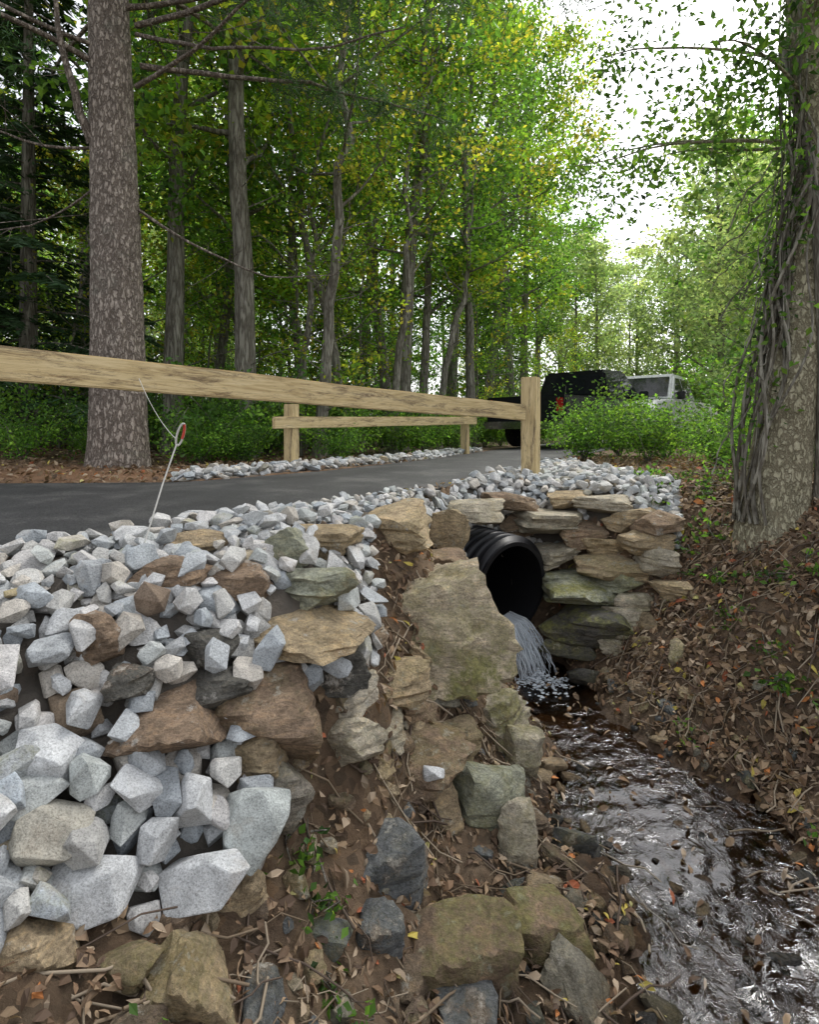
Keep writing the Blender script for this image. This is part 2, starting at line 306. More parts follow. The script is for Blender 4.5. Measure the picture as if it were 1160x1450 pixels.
HERO=[(-.12,3.12,-.05,.44,.20,T,.2,.12),(-.41,2.62,-.03,.33,.14,T,.1,.1),(.24,3.7,-.24,.24,.30,T,.2,.1),(.45,4.12,-.14,.34,.18,T2,.2,.1),(.77,4.4,-.1,.36,.15,Bn,.1,.1),
(-.5,2.32,-.02,.19,.19,Gn,.3,.2),(-.4,2.27,-.16,.30,.18,Gn,.4,.1),(-.62,2.11,-.10,.22,.16,Bn,0,.2),(-.87,2.06,-.06,.26,.13,Bn,0,.1),(-.85,2.32,.0,.26,.12,T,0,.1),
(-.40,2.12,-.26,.44,.09,T,.1,.08),(-.10,2.47,-.63,.34,.16,T,.3,.1),(-.68,1.88,-.27,.15,.13,Dk,0,.2),(-.63,1.84,-.36,.24,.11,Dk,0,.1),(-.72,1.72,-.42,.30,.13,Bn,0,.1),(-.46,1.92,-.47,.33,.26,Bn,.2,.2),(-.50,1.80,-.56,.19,.13,T,.1,.2),(-.27,2.14,-.44,.24,.17,Dk,0,.2),(-.22,2.12,-.55,.18,.10,T2,.1,.2),
(-.26,2.06,-.66,.27,.17,T2,.3,.2),(-.13,2.12,-.86,.14,.26,T,.2,.2),(-.41,1.77,-.67,.18,.2,(.32,.29,.24),.3,.2),(-.95,1.75,-.17,.13,.12,Bn,0,.2),(-.84,1.7,-.28,.12,.12,Dk,0,.2),
(.43,2.86,-.99,.30,.20,T2,.7,.15),(.54,2.7,-1.1,.18,.24,T2,.5,.2),(.33,2.33,-1.1,.34,.30,Gn,.6,.2),(.03,2.34,-.92,.36,.22,Bn,.3,.2),(.09,2.20,-.88,.10,.10,Wh,0,.2),(-.06,1.93,-1.0,.28,.24,Gy,.1,.15),(.14,1.78,-1.18,.33,.26,Bn,.6,.2),(.47,1.88,-1.24,.28,.28,Bn,.7,.2),(.43,2.2,-1.12,.14,.26,T2,.3,.2),(-.11,1.7,-1.06,.16,.17,Gy,.1,.2),(-.13,2.3,-.74,.22,.13,T2,.2,.15),(.02,2.5,-.78,.20,.14,Bn,.3,.15),(-.2,2.45,-.40,.24,.10,Bn,.1,.1),(.2,2.55,-.92,.24,.16,T,.4,.15),
(-.44,1.64,-.68,.21,.24,Lg,.05,.15),(-.61,1.59,-.57,.17,.16,Wh,0,.2),(-.55,1.51,-.72,.25,.14,Wh,0,.1),(-.79,1.42,-.67,.25,.15,Wh,0,.12),(-.89,1.42,-.54,.20,.14,Cr,.1,.15),(-.66,1.50,-.62,.13,.13,Wh,0,.2),(-.88,1.27,-.72,.21,.15,T,0,.2),(-.47,1.57,-.84,.15,.15,T,0,.2),(-.61,1.46,-.81,.12,.11,Bn,0,.2),(-.98,1.52,-.41,.20,.15,Wh,0,.2),(-1.02,1.42,-.46,.14,.16,Bl,0,.2),(-.75,1.54,-.50,.13,.15,Wh,0,.2),(-.86,1.51,-.44,.14,.12,Lg,0,.2),
(1.12,4.42,-.26,.50,.18,T2,.2,.06),(1.53,4.4,-.11,.42,.14,T2,.1,.08),(1.62,4.24,-.23,.34,.17,T,.1,.1),(1.79,4.0,-.19,.27,.19,Bn,.1,.1),(1.68,4.0,-.34,.36,.16,T,.1,.08),(1.33,4.35,-.33,.36,.18,Bn,.2,.08),(1.07,4.3,-.5,.34,.16,T2,.2,.08),(1.30,4.12,-.70,.60,.22,Gn,.9,.06),(1.25,3.99,-.90,.64,.26,Dk,1.,.08),(1.48,4.25,-.42,.32,.14,T,.2,.06),(1.55,4.04,-.60,.36,.18,Gn,.6,.1),(1.60,3.93,-.75,.32,.18,T2,.4,.12),(1.51,3.87,-.87,.30,.20,T2,.5,.15),(1.71,3.82,-.76,.18,.11,Wh,0,.2),(1.12,3.98,-1.04,.34,.20,Dk,.5,.1),(.84,4.48,-.3,.30,.16,Bn,.1,.1),(1.28,4.55,-.10,.36,.13,T,.1,.08),(1.4,3.82,-.98,.26,.16,T2,.4,.2),(1.62,3.68,-.95,.30,.18,T,.3,.2),(1.68,3.5,-.98,.26,.16,T2,.7,.2),(1.14,3.74,-1.17,.2,.13,Dk,.3,.2),
(1.43,4.14,-.54,.40,.16,T,.3,.06),(1.14,4.22,-.68,.30,.18,Gn,.6,.08),(1.74,3.93,-.46,.30,.18,T2,.2,.1),(1.78,3.78,-.62,.26,.16,T,.3,.15),(.46,3.5,-1.04,.26,.22,Dk,.3,.2),(.40,3.25,-.99,.22,.22,Dk,.5,.2),(.53,3.12,-1.12,.2,.16,Dk,.4,.2),(.14,3.38,-.36,.26,.2,Bn,.2,.2),(.0,3.35,-.2,.2,.16,T,.2,.2)]
LIGHT=(Wh,Lg,Bl,Cr)
hb=B();hg=np.random.default_rng(77);HP=[]
for i,(x,y,z,w,h,c,mo,ti) in enumerate(HERO):
    HP.append((x,y,z,w*.40))
    if c in LIGHT: continue
    V,F=rock(hg,4,9,.07,.05);V=V*np.array([w*.62,w*hg.uniform(.45,.62),h*.64])@rotm(hg,ti,hg.uniform(-.4,.4)).T+np.array([x,y,z])
    hb.add(V,F,(*(np.array(c)*hg.uniform(.9,1.1)),min(1,mo*1.1)))
hb.obj('stone_headwall',[M_rock],True,None,30)
wb_=B()
for i,(x,y,z,w,h,c,mo,ti) in enumerate(HERO):
    if c in LIGHT:
        V,F=HL[hg.integers(len(HL))];V=V*np.array([w*.50,w*.40,h*.50])@rotm(hg,ti*1.5,hg.uniform(-1,1)).T+np.array([x,y,z]);wb_.add(V,F,(*(np.array(c)*hg.uniform(.95,1.08)),mo*.3))
wb_.obj('granite_block',[M_granite])
# the big mossy boulder leaning beside the pipe
V,F=rock(np.random.default_rng(9),5,10,.15,.035);V=V*np.array([.44,.30,.50]);R=np.array((Matrix.Rotation(math.radians(-34),3,'Y')@Matrix.Rotation(math.radians(-30),3,'X')@Matrix.Rotation(.3,3,'Z')))
W_=V@R.T;W_=W_*(1+.05*np.array([noise.fractal(Vector(w)*7,.8,2.2,5) for w in W_]))[:,None]
lo=np.clip(-W_[:,2]*2.5+.75,.45,1.)
b=B();b.add(W_+np.array([.045,2.93,-.565]),F,np.c_[np.tile([.52,.44,.32],(len(V),1)),lo]);b.obj('boulder',[M_rock],True,None,30)
def scatter(poly,sizef,spacing,layers,seed,tries=6000,brown=.12,lift=.5):
    rg=np.random.default_rng(seed);P=np.array(poly);lo=P.min(0);hi=P.max(0);out=[]
    for L in range(layers):
        c=rg.uniform(lo,hi,(tries,2));c=c[inpoly(c[:,0],c[:,1],poly)];zz=H(c[:,0],c[:,1],False);nn=Hn(c[:,0],c[:,1])
        arr=np.zeros((0,3));ss=np.zeros(0)
        for k in range(len(c)):
            s=sizef(c[k,0],c[k,1],rg)*(1 if L==0 else .95);q=np.array([c[k,0],c[k,1],zz[k]])
            sp=spacing*(1. if L==0 else 1.2)
            if len(arr) and (np.linalg.norm(arr-q,axis=1)<(ss+s)*.5*sp).any(): continue
            pq=q+nn[k]*s*(.12+L*lift)
            if inpipe(pq[None],.31+s*.45)[0]: continue
            if any((pq[0]-a)**2+(pq[1]-b)**2+(pq[2]-d)**2<r*r for a,b,d,r in HP): continue
            arr=np.r_[arr,q[None]];ss=np.r_[ss,s];out.append((pq,nn[k],s))
    b=B()
    for q,nv,s in out:
        V,F=HL[rg.integers(len(HL))];sc=s*.5*np.array([rg.uniform(1.0,1.5),rg.uniform(.75,1.1),rg.uniform(.45,.8)])
        R=align(norm(nv+np.array([0,0,.25])))@rotm(rg,.35)
        col=(BR[rg.integers(len(BR))] if rg.random()<brown else GR[rg.integers(len(GR))])*rg.uniform(.85,1.1)
        b.add((V*sc)@R.T+q,F,(*col,0 if rg.random()>.08 else .5))
    return b
def sza(x,y,rg):
    d=(y-1.2)/1.6;return float(np.clip(.120-.045*d,.055,.13)*rg.uniform(.5,1.4))
b1=scatter(PA,sza,.60,2,1,19000,.025)
b2=scatter(PBs,lambda x,y,rg:rg.uniform(.05,.115),.62,2,2,13000,.03)
b3=scatter(PC,lambda x,y,rg:rg.uniform(.07,.12),.7,2,3,7000,.03)
for nm,b in (('riprap_gravel',b1),('riprap_gravel',b2),('riprap_gravel',b3)): b.obj(nm,[M_granite],False)
# loose field stones half buried in the banks
def loose(name,poly,nn_,smin,smax,seed,moss=.4,dark=.2,bury=.1,onwater=False):
    rg=np.random.default_rng(seed);P=np.array(poly);lo=P.min(0);hi=P.max(0);b=B();k=0;pts=[]
    while k<nn_:
        x,y=rg.uniform(lo,hi)
        if not inpoly(np.array([x]),np.array([y]),poly)[0]: k+=.05;continue
        s=smin+(smax-smin)*rg.random()**2.6
        if any((x-a)**2+(y-c)**2<((s+d)*.40)**2 for a,c,d in pts): k+=.1;continue
        pts.append((x,y,s));z=float(H(x,y)[0])+s*bury
        if onwater: z=max(z,float(wz(y))-s*.18)
        q=np.array([x,y,z])
        if inpipe(q[None],.33+s*.5)[0]: continue
        V,F=rock(rg,3 if s<.13 else 4,9,.07,.04);V=V*np.array([s*.65,s*.48,s*rg.uniform(.28,.42)]);R=align(norm(Hn(np.array([x]),np.array([y]))[0]+np.array([0,0,.5])))@rotm(rg,.3)
        c=BR[rg.integers(len(BR))] if rg.random()>dark else np.array(Gy);b.add(V@R.T+q,F,(*(c*rg.uniform(.75,1.1)),moss if rg.random()<.5 else .1));k+=1
    b.obj(name,[M_rock],True,None,28)
loose('creek_bank_stone',[(-.35,2.1),(-.1,2.3),(0,2.7),(.35,3.2),(.6,3.5),(.66,2.7),(.8,2.1),(.72,1.2),(-.4,1.1),(-.8,1.2),(-.5,1.6)],190,.04,.22,41,.4,.2,.02)
loose('creek_bank_stone',[(1.1,3.9),(1.9,3.9),(2.0,3.2),(1.8,2.5),(1.7,1.6),(1.5,1.2),(1.6,2.6),(1.25,3.4)],100,.03,.15,42,.5,.1,.0)
loose('creek_bed_stone',[(.65,3.6),(1.3,3.6),(1.6,2.7),(1.5,1.2),(.6,1.2),(.7,2.3),(.55,3.0)],200,.03,.12,43,.1,.4,.05)
loose('creek_bed_stone',[(.75,2.5),(1.6,2.5),(1.6,1.2),(.7,1.2)],50,.03,.12,44,.2,.4,.05,True)
# ---------------------------------------------------------------- guardrails
def beam(name,p0,p1,w,h,parent,segs=24,warp=.006):
    p0=Vector(p0);p1=Vector(p1);L=(p1-p0).length;bm=bmesh.new();bmesh.ops.create_cube(bm,size=1)
    bmesh.ops.scale(bm,vec=(L,w,h),verts=bm.verts);bmesh.ops.bevel(bm,geom=bm.edges[:],offset=.006,segments=2,affect='EDGES')
    le=[e for e in bm.edges if abs(e.verts[0].co.x-e.verts[1].co.x)>L*.5];bmesh.ops.subdivide_edges(bm,edges=le,cuts=segs,use_grid_fill=True)
    for v in bm.verts:
        q=noise.noise_vector(Vector((v.co.x*1.2,v.co.y*3,v.co.z*3))+p0);v.co.y+=q.y*warp;v.co.z+=q.z*warp
    me=bpy.data.meshes.new(name);bm.to_mesh(me);bm.free();me.materials.append(M_wood)
    o=link(name,me,parent);d=(p1-p0).normalized();up=Vector((0,0,1)) if abs(d.z)<.9 else Vector((.5,.87,0))
    y=up.cross(d).normalized();z=d.cross(y);R=Matrix((d,y,z)).transposed().to_4x4();R.translation=(p0+p1)/2-Vector(parent.location)
    o.matrix_local=R
    return o
g1=link('wooden_guardrail',None,None,(1.13,5.26,0))
beam('post_1',(1.13,5.26,-.5),(1.13,5.26,.945),.14,.14,g1,8)
beam('rail',(-2.25,1.73,.77),(1.05,5.17,.615),.045,.145,g1,40,.008)
beam('post_2',(-2.22,1.84,-.4),(-2.22,1.84,.95),.14,.14,g1,8)
g2=link('wooden_guardrail',None,None,(-1.38,6.6,0))
beam('post_1',(-1.38,6.6,-.4),(-1.38,6.6,.75),.13,.13,g2,8)
beam('post_2',(1.0,10.15,-.4),(1.0,10.15,.68),.13,.13,g2,8)
beam('rail',(-1.52,6.3,.53),(1.2,10.2,.60),.045,.135,g2,30)
# ---------------------------------------------------------------- culvert pipe
Lp=2.4;s=np.linspace(0,Lp,300)
ro=.328+.028*np.clip(np.sin(s*2*np.pi/.085)*1.6,-1,1);ro[:4]=.315
V,F=tube(mouth-pax*s[:,None],ro,56);pb=B();pb.add(V,F,m=0)
si=np.linspace(0,Lp,60);V2,F2=tube(mouth-pax*si[:,None],np.full(60,.287)+.003*np.sin(si*2*np.pi/.085),56);pb.add(V2,F2[:,::-1],m=1)
ring=np.concatenate([V[:56],V2[:56]]);q=np.arange(56);pb.add(ring,np.stack([q,(q+1)%56,(q+1)%56+56,q+56],-1),m=0)
pb.add(np.r_[V2[-56:],[mouth-pax*Lp]],np.stack([q,(q+1)%56,np.full(56,56)],-1),m=1)
pb.obj('culvert_pipe',[M_pipe,M_pipein],True)
# water
gx=np.linspace(-.1,2.4,190);gy=np.linspace(-2,4.1,420);GX,GY=np.meshgrid(gx,gy);x=GX.ravel();y=GY.ravel();zz=wz(y)
rip=np.array([noise.noise(Vector((a*7,b*5,0)))*.6+noise.noise(Vector((a*17,b*12,4)))*.3 for a,b in zip(x,y)])
rr=np.hypot(x-.88,y-3.62);zz=zz+.004*rip+.0028*np.sin(rr*48+3*rip)*np.exp(-rr*1.1)
zz+=.006*np.array([noise.noise(Vector((a*13,b*9,9))) for a,b in zip(x,y)])*sm(2.6,2.0,y)
i,k=np.meshgrid(np.arange(189),np.arange(419));q=(k*190+i).ravel();wb=B();wb.add(np.c_[x,y,zz],np.stack([q,q+1,q+191,q+190],-1));wb.obj('creek_water',[M_water],True)
cb=B();lip=mouth+np.array([0,0,-.272]);side=norm(np.array([.83,.56,0]));rg=np.random.default_rng(8)
for kk in range(130):
    g=[-.05,.015,.07][kk%3];u=float(np.clip(g+rg.normal()*.018,-.12,.12));v0=rg.uniform(.09,.24);drop=-1.2-lip[2];a=np.linspace(-.3,1,24)
    p=lip+side*u+pax*np.where(a<0,a*.5,a*v0)[:,None]+np.c_[np.zeros(24),np.zeros(24),np.where(a<0,.012+u*u*2,u*u*2+.012+drop*np.abs(a)**1.7)]
    w=np.cumsum(rg.normal(size=(24,3))*.006,axis=0)*np.clip(a,0,1)[:,None];p=p+w+side*(u*.7*np.clip(a,0,1))[:,None]
    cb.add(*tube(p,rg.uniform(.001,.0042)*np.linspace(1.2,.7,24)*(1+.4*np.sin(a*14+kk)),6))
for kk in range(420):
    a=rg.uniform(0,6.28);r=abs(rg.normal())*.12;d,F=ICO[2];c=np.array([.86+math.cos(a)*r*1.1,3.78-abs(math.sin(a)*r)*1.2,-1.2+rg.uniform(0,.07)*math.exp(-r*12)]);cb.add(d*rg.uniform(.002,.008)*np.array([1.8,1.5,.6])+c,F)
cb.obj('cascade_water',[M_foam],True)
# ---------------------------------------------------------------- vegetation
GREEN=np.array([[.095,.20,.045],[.14,.275,.05],[.185,.315,.055],[.07,.15,.045],[.11,.22,.05]])
YEL=np.array([[.17,.30,.045],[.26,.37,.05],[.36,.42,.055],[.13,.25,.045],[.40,.36,.065],[.19,.33,.045]])
FAR_LIT=np.array([[.29,.39,.23],[.36,.45,.28],[.24,.33,.19],[.40,.46,.26]])  # distant leaves painted lighter to stand in for open light
DARK=np.array([[.04,.085,.035],[.05,.10,.04],[.035,.07,.03]])
def cols(rg,pal,nc,idx,j=.25):
    c=pal[rg.integers(len(pal),size=nc)]*rg.uniform(.55,1.3,(nc,1));c=c[idx];return c*(1+rg.normal(size=(len(idx),1))*j).clip(.4,1.8)
def tree_mesh(name,seed,Ht,r0,cb_,cr,nl,ls,pal,barkm,lean=(0,0),nlimb=18,sig=.33,curve=.15):
    rg=np.random.default_rng(seed);b=B();k=26;t=np.linspace(0,1,k);w=np.cumsum(rg.normal(size=(k,2))*curve/5,axis=0)*t[:,None]
    path=np.c_[lean[0]*t**1.3+w[:,0],lean[1]*t**1.3+w[:,1],t*Ht-.15];rad=r0*((1-t)**.8*.95+.05)*(1+.35*np.exp(-t*Ht/.25))
    b.add(*tube(path,rad,12),m=0);cc=[]
    for i in range(nlimb):
        tt=cb_+(1-cb_)*(i+rg.uniform(0,1))/nlimb;tt=min(tt,.99);s=np.array([np.interp(tt,t,path[:,a]) for a in range(3)])
        az=i*2.4+rg.uniform(-.5,.5);el=rg.uniform(.1,.75);u=(tt-cb_)/(1-cb_);pr=(math.sin(math.pi*min(u*.8+.2,1))*.8+.25)
        L=cr*pr*rg.uniform(.65,1.1);d=np.array([math.cos(az)*math.cos(el),math.sin(az)*math.cos(el),math.sin(el)])
        q=np.linspace(0,1,6)[:,None];lp=s+d*L*q+np.array([0,0,.18*L])*q*q+np.cumsum(rg.normal(size=(6,3))*.04*L,axis=0)*q
        rl=max(np.interp(tt,t,rad)*.45,.012);b.add(*tube(lp,np.linspace(rl,.006,6),5),m=0)
        for j in range(6):
            f=rg.uniform(.3,1);s2=np.array([np.interp(f,q[:,0],lp[:,a]) for a in range(3)]);d2=norm(d+rg.normal(size=3)*.7);L2=L*rg.uniform(.2,.45)
            p2=s2+d2*L2*np.linspace(0,1,4)[:,None];b.add(*tube(p2,np.linspace(.010,.003,4),3),m=0);cc+=[p2[2],p2[3]]
    for i in range(7):
        tt=rg.uniform(.08,cb_+.15);s=np.array([np.interp(tt,t,path[:,a]) for a in range(3)]);az=rg.uniform(0,6.28);L=rg.uniform(.6,1.8);q=np.linspace(0,1,6)[:,None]
        p2=s+np.array([math.cos(az),math.sin(az),.35])*L*q+np.cumsum(rg.normal(size=(6,3))*.05,axis=0)*q;b.add(*tube(p2,np.linspace(.014,.003,6),4),m=0)
    cc=np.array(cc);idx=rg.integers(len(cc),size=nl);c=cc[idx]+rg.normal(size=(nl,3))*np.array([sig,sig,sig*.5])
    V,F=leafq(c,ls*rg.uniform(.7,1.3,nl),ls*rg.uniform(.5,.8,nl),rg,.8);co=cols(rg,pal,len(cc),idx);b.add(V,F,np.repeat(co,4,0),m=1)
    return b.mesh(name,[barkm,M_leaf],[True,False])
def bush_mesh(name,seed,R,Hh,nl,ls,pal,nst=14,sg=.16):
    rg=np.random.default_rng(seed);b=B();cc=[]
    for i in range(nst):
        az=rg.uniform(0,6.28);L=Hh*rg.uniform(.6,1.1);o=R*rg.uniform(.3,1);q=np.linspace(0,1,6)[:,None]
        pth=np.array([0,0,-.05])+np.c_[math.cos(az)*o*q**1.3,math.sin(az)*o*q**1.3,L*q**.9];b.add(*tube(pth,np.linspace(.012,.003,6)*min(1,R),3),m=0);cc+=[*pth[2:]]
        for j in range(3):
            s=pth[rg.integers(2,6)];e=s+rg.normal(size=3)*R*.25;b.add(*tube(np.linspace(s,e,3),[.004,.003,.002],3),m=0);cc.append(e)
    cc=np.array(cc);idx=rg.integers(len(cc),size=nl);c=cc[idx]+rg.normal(size=(nl,3))*np.array([sg,sg,sg*.7])*R;c[:,2]=np.maximum(c[:,2],.02)
    V,F=leafq(c,ls*rg.uniform(.7,1.3,nl),ls*rg.uniform(.5,.8,nl),rg,.8);b.add(V,F,np.repeat(cols(rg,pal,len(cc),idx),4,0),m=1)
    return b.mesh(name,[M_bark,M_leaf],[True,False])
def conifer_mesh(name,seed,Ht,r0,cr,nb,pal,base=.05):
    rg=np.random.default_rng(seed);b=B();b.add(*tube(np.array([[0,0,-.2],[0,0,Ht*.5],[0,0,Ht]]),[r0,r0*.55,.01],9),m=0)
    P=[];D=[];G=[]
    for i in range(nb):
        u=base+(1-base)*(i/nb);az=i*2.4+rg.normal()*.3;L=cr*(1-u)**.8*rg.uniform(.75,1.1)+.15;q=np.linspace(0,1,9)[:,None]
        d=np.array([math.cos(az),math.sin(az),0]);lp=np.array([0,0,u*Ht])+d*L*q+np.array([0,0,-.32*L])*q*q+np.array([0,0,.08*L])*q
        b.add(*tube(lp,np.linspace(.02,.004,9),4),m=0)
        side=np.array([-d[1],d[0],0]);m=int(90*L)+20;f=rg.uniform(.12,1,m);c=np.array([np.interp(f,q[:,0],lp[:,a]) for a in range(3)]).T
        off=rg.uniform(-1,1,m)*(.28*L*(1.1-f));c=c+side*off[:,None]+np.array([0,0,-1])*np.abs(off)[:,None]*.35+rg.normal(size=(m,3))*.02
        P.append(c);D.append(d*.7+side*np.sign(off)[:,None]+np.array([0,0,-.3])+rg.normal(size=(m,3))*.2);G.append(np.full(m,i))
    P=np.concatenate(P);D=np.concatenate(D);G=np.concatenate(G);m=len(P)
    V,F=leafq(P,rg.uniform(.14,.26,m),rg.uniform(.03,.06,m),rg,1.2,D);b.add(V,F,np.repeat(cols(rg,pal,nb,G),4,0),m=1)
    return b.mesh(name,[M_bark,M_needle],[True,False])
TALL=[tree_mesh('maple',11+i,15,.17,.30,3.0,6500,.15,[GREEN,YEL,GREEN,YEL][i],M_bark,np.random.default_rng(i).normal(size=2)*.8,18,.33,.4) for i in range(4)]
FAR=[tree_mesh('far',31+i,15,.2,.12,3.6,5500,.26,[FAR_LIT,GREEN*1.2,FAR_LIT][i],M_bark,(0,0),22,.5) for i in range(3)]  # far crowns: brighter light at depth is put into the leaf colours
SAP=[tree_mesh('sap',51+i,6.5,.05,.12,1.7,2600,.10,[YEL,GREEN,YEL,GREEN][i],M_bark,np.random.default_rng(i+5).normal(size=2)*.6,18,.22,.3) for i in range(4)]
BUSH=[bush_mesh('bush',71+i,.9,1.1,2400,.07,[GREEN,GREEN*1.2,GREEN*.8][i]) for i in range(3)]
CON=[conifer_mesh('spruce',91+i,11,.16,2.3,100,DARK) for i in range(2)]
WEED=[bush_mesh('weed',61+i,.12,.12,60,.035,GREEN*.9,6,.25) for i in range(3)]
LEAN=[tree_mesh('lean',84+i,11,.10,.35,2.0,2600,.11,[YEL,GREEN][i],M_bark,[(2.6,-.3),(-1.6,.5)][i],16,.3,.9) for i in range(2)]
def place(name,me,x,y,s=1,rz=None,z=None,sz=None):
    o=link(name,me,None,(x,y,float(H(x,y)[0])-.02 if z is None else z));o.rotation_euler=(0,0,random.uniform(0,6.28) if rz is None else rz);o.scale=(s,s,s if sz is None else sz);return o
for i,(x,y,s) in enumerate([(-3.77,9,.95),(-2.48,8.5,1.0),(-2.9,10.5,.85),(-4.2,12,.7),(-3.6,13,.7),(-2.3,12,.6),(-.2,12,1.),(-.5,14,.9),(.3,13,.7),(1.5,13.5,.75),(1.2,17,1.),(-6.5,11,1.),(-8,14,1.1),(-5.5,16,1),(-1.5,17,1.),(2.5,19,1.),(3.6,20,1.),(4.3,21.5,1.05)]):
    place('maple_tree',TALL[i%4],x,y,s)
for x,y,s,r,k in [(-1.35,8.6,.95,0,0),(-.3,10.2,.8,.4,0),(-1.2,10.5,.9,0,1),(-1.9,9.6,.7,.2,0),(.6,12,.85,3.4,1)]: place('maple_tree',LEAN[k],x,y,s,r)
rg=np.random.default_rng(5)
for i in range(28):
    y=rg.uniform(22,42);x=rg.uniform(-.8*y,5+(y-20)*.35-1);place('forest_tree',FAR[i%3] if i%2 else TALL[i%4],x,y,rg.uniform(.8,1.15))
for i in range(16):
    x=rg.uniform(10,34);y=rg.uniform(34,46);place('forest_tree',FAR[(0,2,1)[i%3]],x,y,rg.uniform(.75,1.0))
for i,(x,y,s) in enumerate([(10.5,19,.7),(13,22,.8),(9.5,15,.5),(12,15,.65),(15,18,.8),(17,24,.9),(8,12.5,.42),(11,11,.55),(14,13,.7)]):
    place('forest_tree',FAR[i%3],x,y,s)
for i in range(42):
    y=rg.uniform(8.5,24);lim=-.9+(y-6.2)*.5-1.0;x=lim-abs(rg.normal())*y*.45;place('maple_sapling',SAP[i%4],x,y,rg.uniform(.5,1.2))
for i in range(60):
    y=rg.uniform(7.3,20);lim=-.9+(y-6.2)*.5-.7;x=lim-rg.uniform(0,1)**1.3*y*.85
    if abs(x+3.35)<.8 and y<7.3: continue
    place('bush',BUSH[i%3],x,y,rg.uniform(.5,1.15))
for x,y,s in [(2.6,8.4,.75),(3.2,7.6,.7),(3.5,9.4,.9),(3.9,8.6,.75),(3.4,6.2,.5),(4.2,6.6,.8),(3.9,5.4,.9),(5,6,1.3),(5.5,8,1.3),(7,10,1.6),(4.6,4.8,1.0),(3.6,4.4,.6),(3.1,5.2,.45),(-3.9,6.9,.5),(-4.6,6.7,.6),(-2.7,7.3,.6),(-5.6,7.0,.8),(-2.2,7.5,.5),(8.6,13.5,1.1),(10,15,1.6)]:
    place('bush',BUSH[random.randrange(3)],x,y,s)
for x,y,s in [(-5.6,8.3,.9),(-7.2,9.2,1.),(-6.8,7.4,.8),(-9,11,1.1),(-2.0,15.5,.6),(3.7,24,.9)]:
    place('spruce_tree',CON[random.randrange(2)],x,y,s)
for x,y,s in [(1.95,2.85,1.2),(2.05,2.7,1.),(1.5,2.95,.8),(-.34,1.72,1.),(-.28,1.66,.8),(-.22,1.48,.8),(-.6,1.15,.7),(-.15,1.35,.8),(2.1,3.3,1.1),(1.9,4.3,.8),(2.4,3.0,1.2),(1.9,2.3,1.),(2.2,4.2,1.3),(2.6,4.4,1.6),(2.0,4.8,1.4)]:
    place('weed',WEED[random.randrange(3)],x,y,s)
for i in range(75):
    x=rg.uniform(1.75,3.2);y=rg.uniform(2.3,5.2);place('weed',WEED[i%3],x,y,rg.uniform(.5,1.3))
# --- big pine
pb_=B();k=150;t=np.linspace(0,1,k);Ht=13;path=np.c_[.02*np.sin(t*9)-.25*t,np.zeros(k),t*Ht-.2];rad=(.31-.24*t)*(1+.25*np.exp(-t*Ht/.22))
V,F=tube(path,rad,80);cen=np.repeat(path,80,0);d=V-cen
f=np.array([abs(noise.fractal(Vector((v[0]*7,v[1]*7,v[2]*2.2)),.8,2.1,4)) for v in V]);V=cen+d*(1+.09*(np.minimum(f,.5)-.2)[:,None])
pb_.add(V,F,m=0);tips=[];rg=np.random.default_rng(3)
def limb(b,s,e,r,sag=-.2,nn=10,wob=.05,sides=6,m=0):
    q=np.linspace(0,1,nn)[:,None];L=np.linalg.norm(np.array(e)-s);p=np.array(s)*(1-q)+np.array(e)*q+np.array([0,0,4*sag])*q*(1-q)+np.cumsum(rg.normal(size=(nn,3))*wob*L/nn**.5,axis=0)*q
    b.add(*tube(p,np.linspace(r,r*.25,nn),sides),m=m);return p
for s,e,r in [((-.25,-.1,3.6),(-.62,-.5,5.6),.055),((-.62,-.5,5.3),(-.7,-.9,7.5),.05),((-.2,0,3.6),(-1.8,-.6,3.9),.02),((.2,0,4.3),(2.6,-1.2,5.3),.03),((.2,0,4.9),(3.2,-1.,4.3),.025),((-.2,-.1,4.7),(-2.6,-1.6,5.6),.028),((.2,0,2.9),(2.2,1.2,2.3),.02),((-.2,0,3.2),(-2.2,.3,2.5),.015),((.1,-.2,5.2),(1.2,-3.,5.0),.03),((-.1,-.2,5.4),(-1,-3,5.3),.03)]:
    p=limb(pb_,np.array(s),np.array(e),r)
    for j in range(9):
        a=p[rg.integers(3,10)];ee=a+rg.normal(size=3)*np.array([.5,.5,.25]);limb(pb_,a,ee,.006,0,5,.1,3)
for i in range(46):
    z=5.2+7.5*(i/46);az=i*2.4;L=3.6*(1-(z-5)/10)*rg.uniform(.8,1.15);d=np.array([math.cos(az),math.sin(az),0]);p=limb(pb_,np.array([0,0,z]),np.array([0,0,z-.1])+d*L,.035,.1)
    for j in range(12):
        a=p[rg.integers(3,10)];ee=a+d*.5+rg.normal(size=3)*np.array([.4,.4,.15]);pp=limb(pb_,a,ee,.006,0,4,.1,3);tips+=[*pp[1:]]
for s,e in [((.2,0,5.0),(4.0,-1.4,4.6)),((.2,0,5.6),(4.6,-.6,5.2)),((.2,-.1,5.3),(2.6,-2.0,4.8)),((.2,.1,4.6),(3.6,.8,4.5)),((-.2,-.1,4.5),(-1.8,-1.9,4.6)),((.2,-.1,5.6),(5.2,-1.6,4.9))]:
    p=limb(pb_,np.array(s),np.array(e),.035,.06,12)
    for j in range(28):
        a=p[rg.integers(5,12)];ee=a+rg.normal(size=3)*np.array([.45,.45,.2])+np.array([0,0,-.15]);pp=limb(pb_,a,ee,.005,0,5,.1,3);tips+=[*pp[1:]]
tips=np.array(tips);m=34000;idx=rg.integers(len(tips),size=m);dd=norm(rg.normal(size=(m,3))+[0,0,-.1]);c=tips[idx]+rg.normal(size=(m,3))*.05+dd*.05
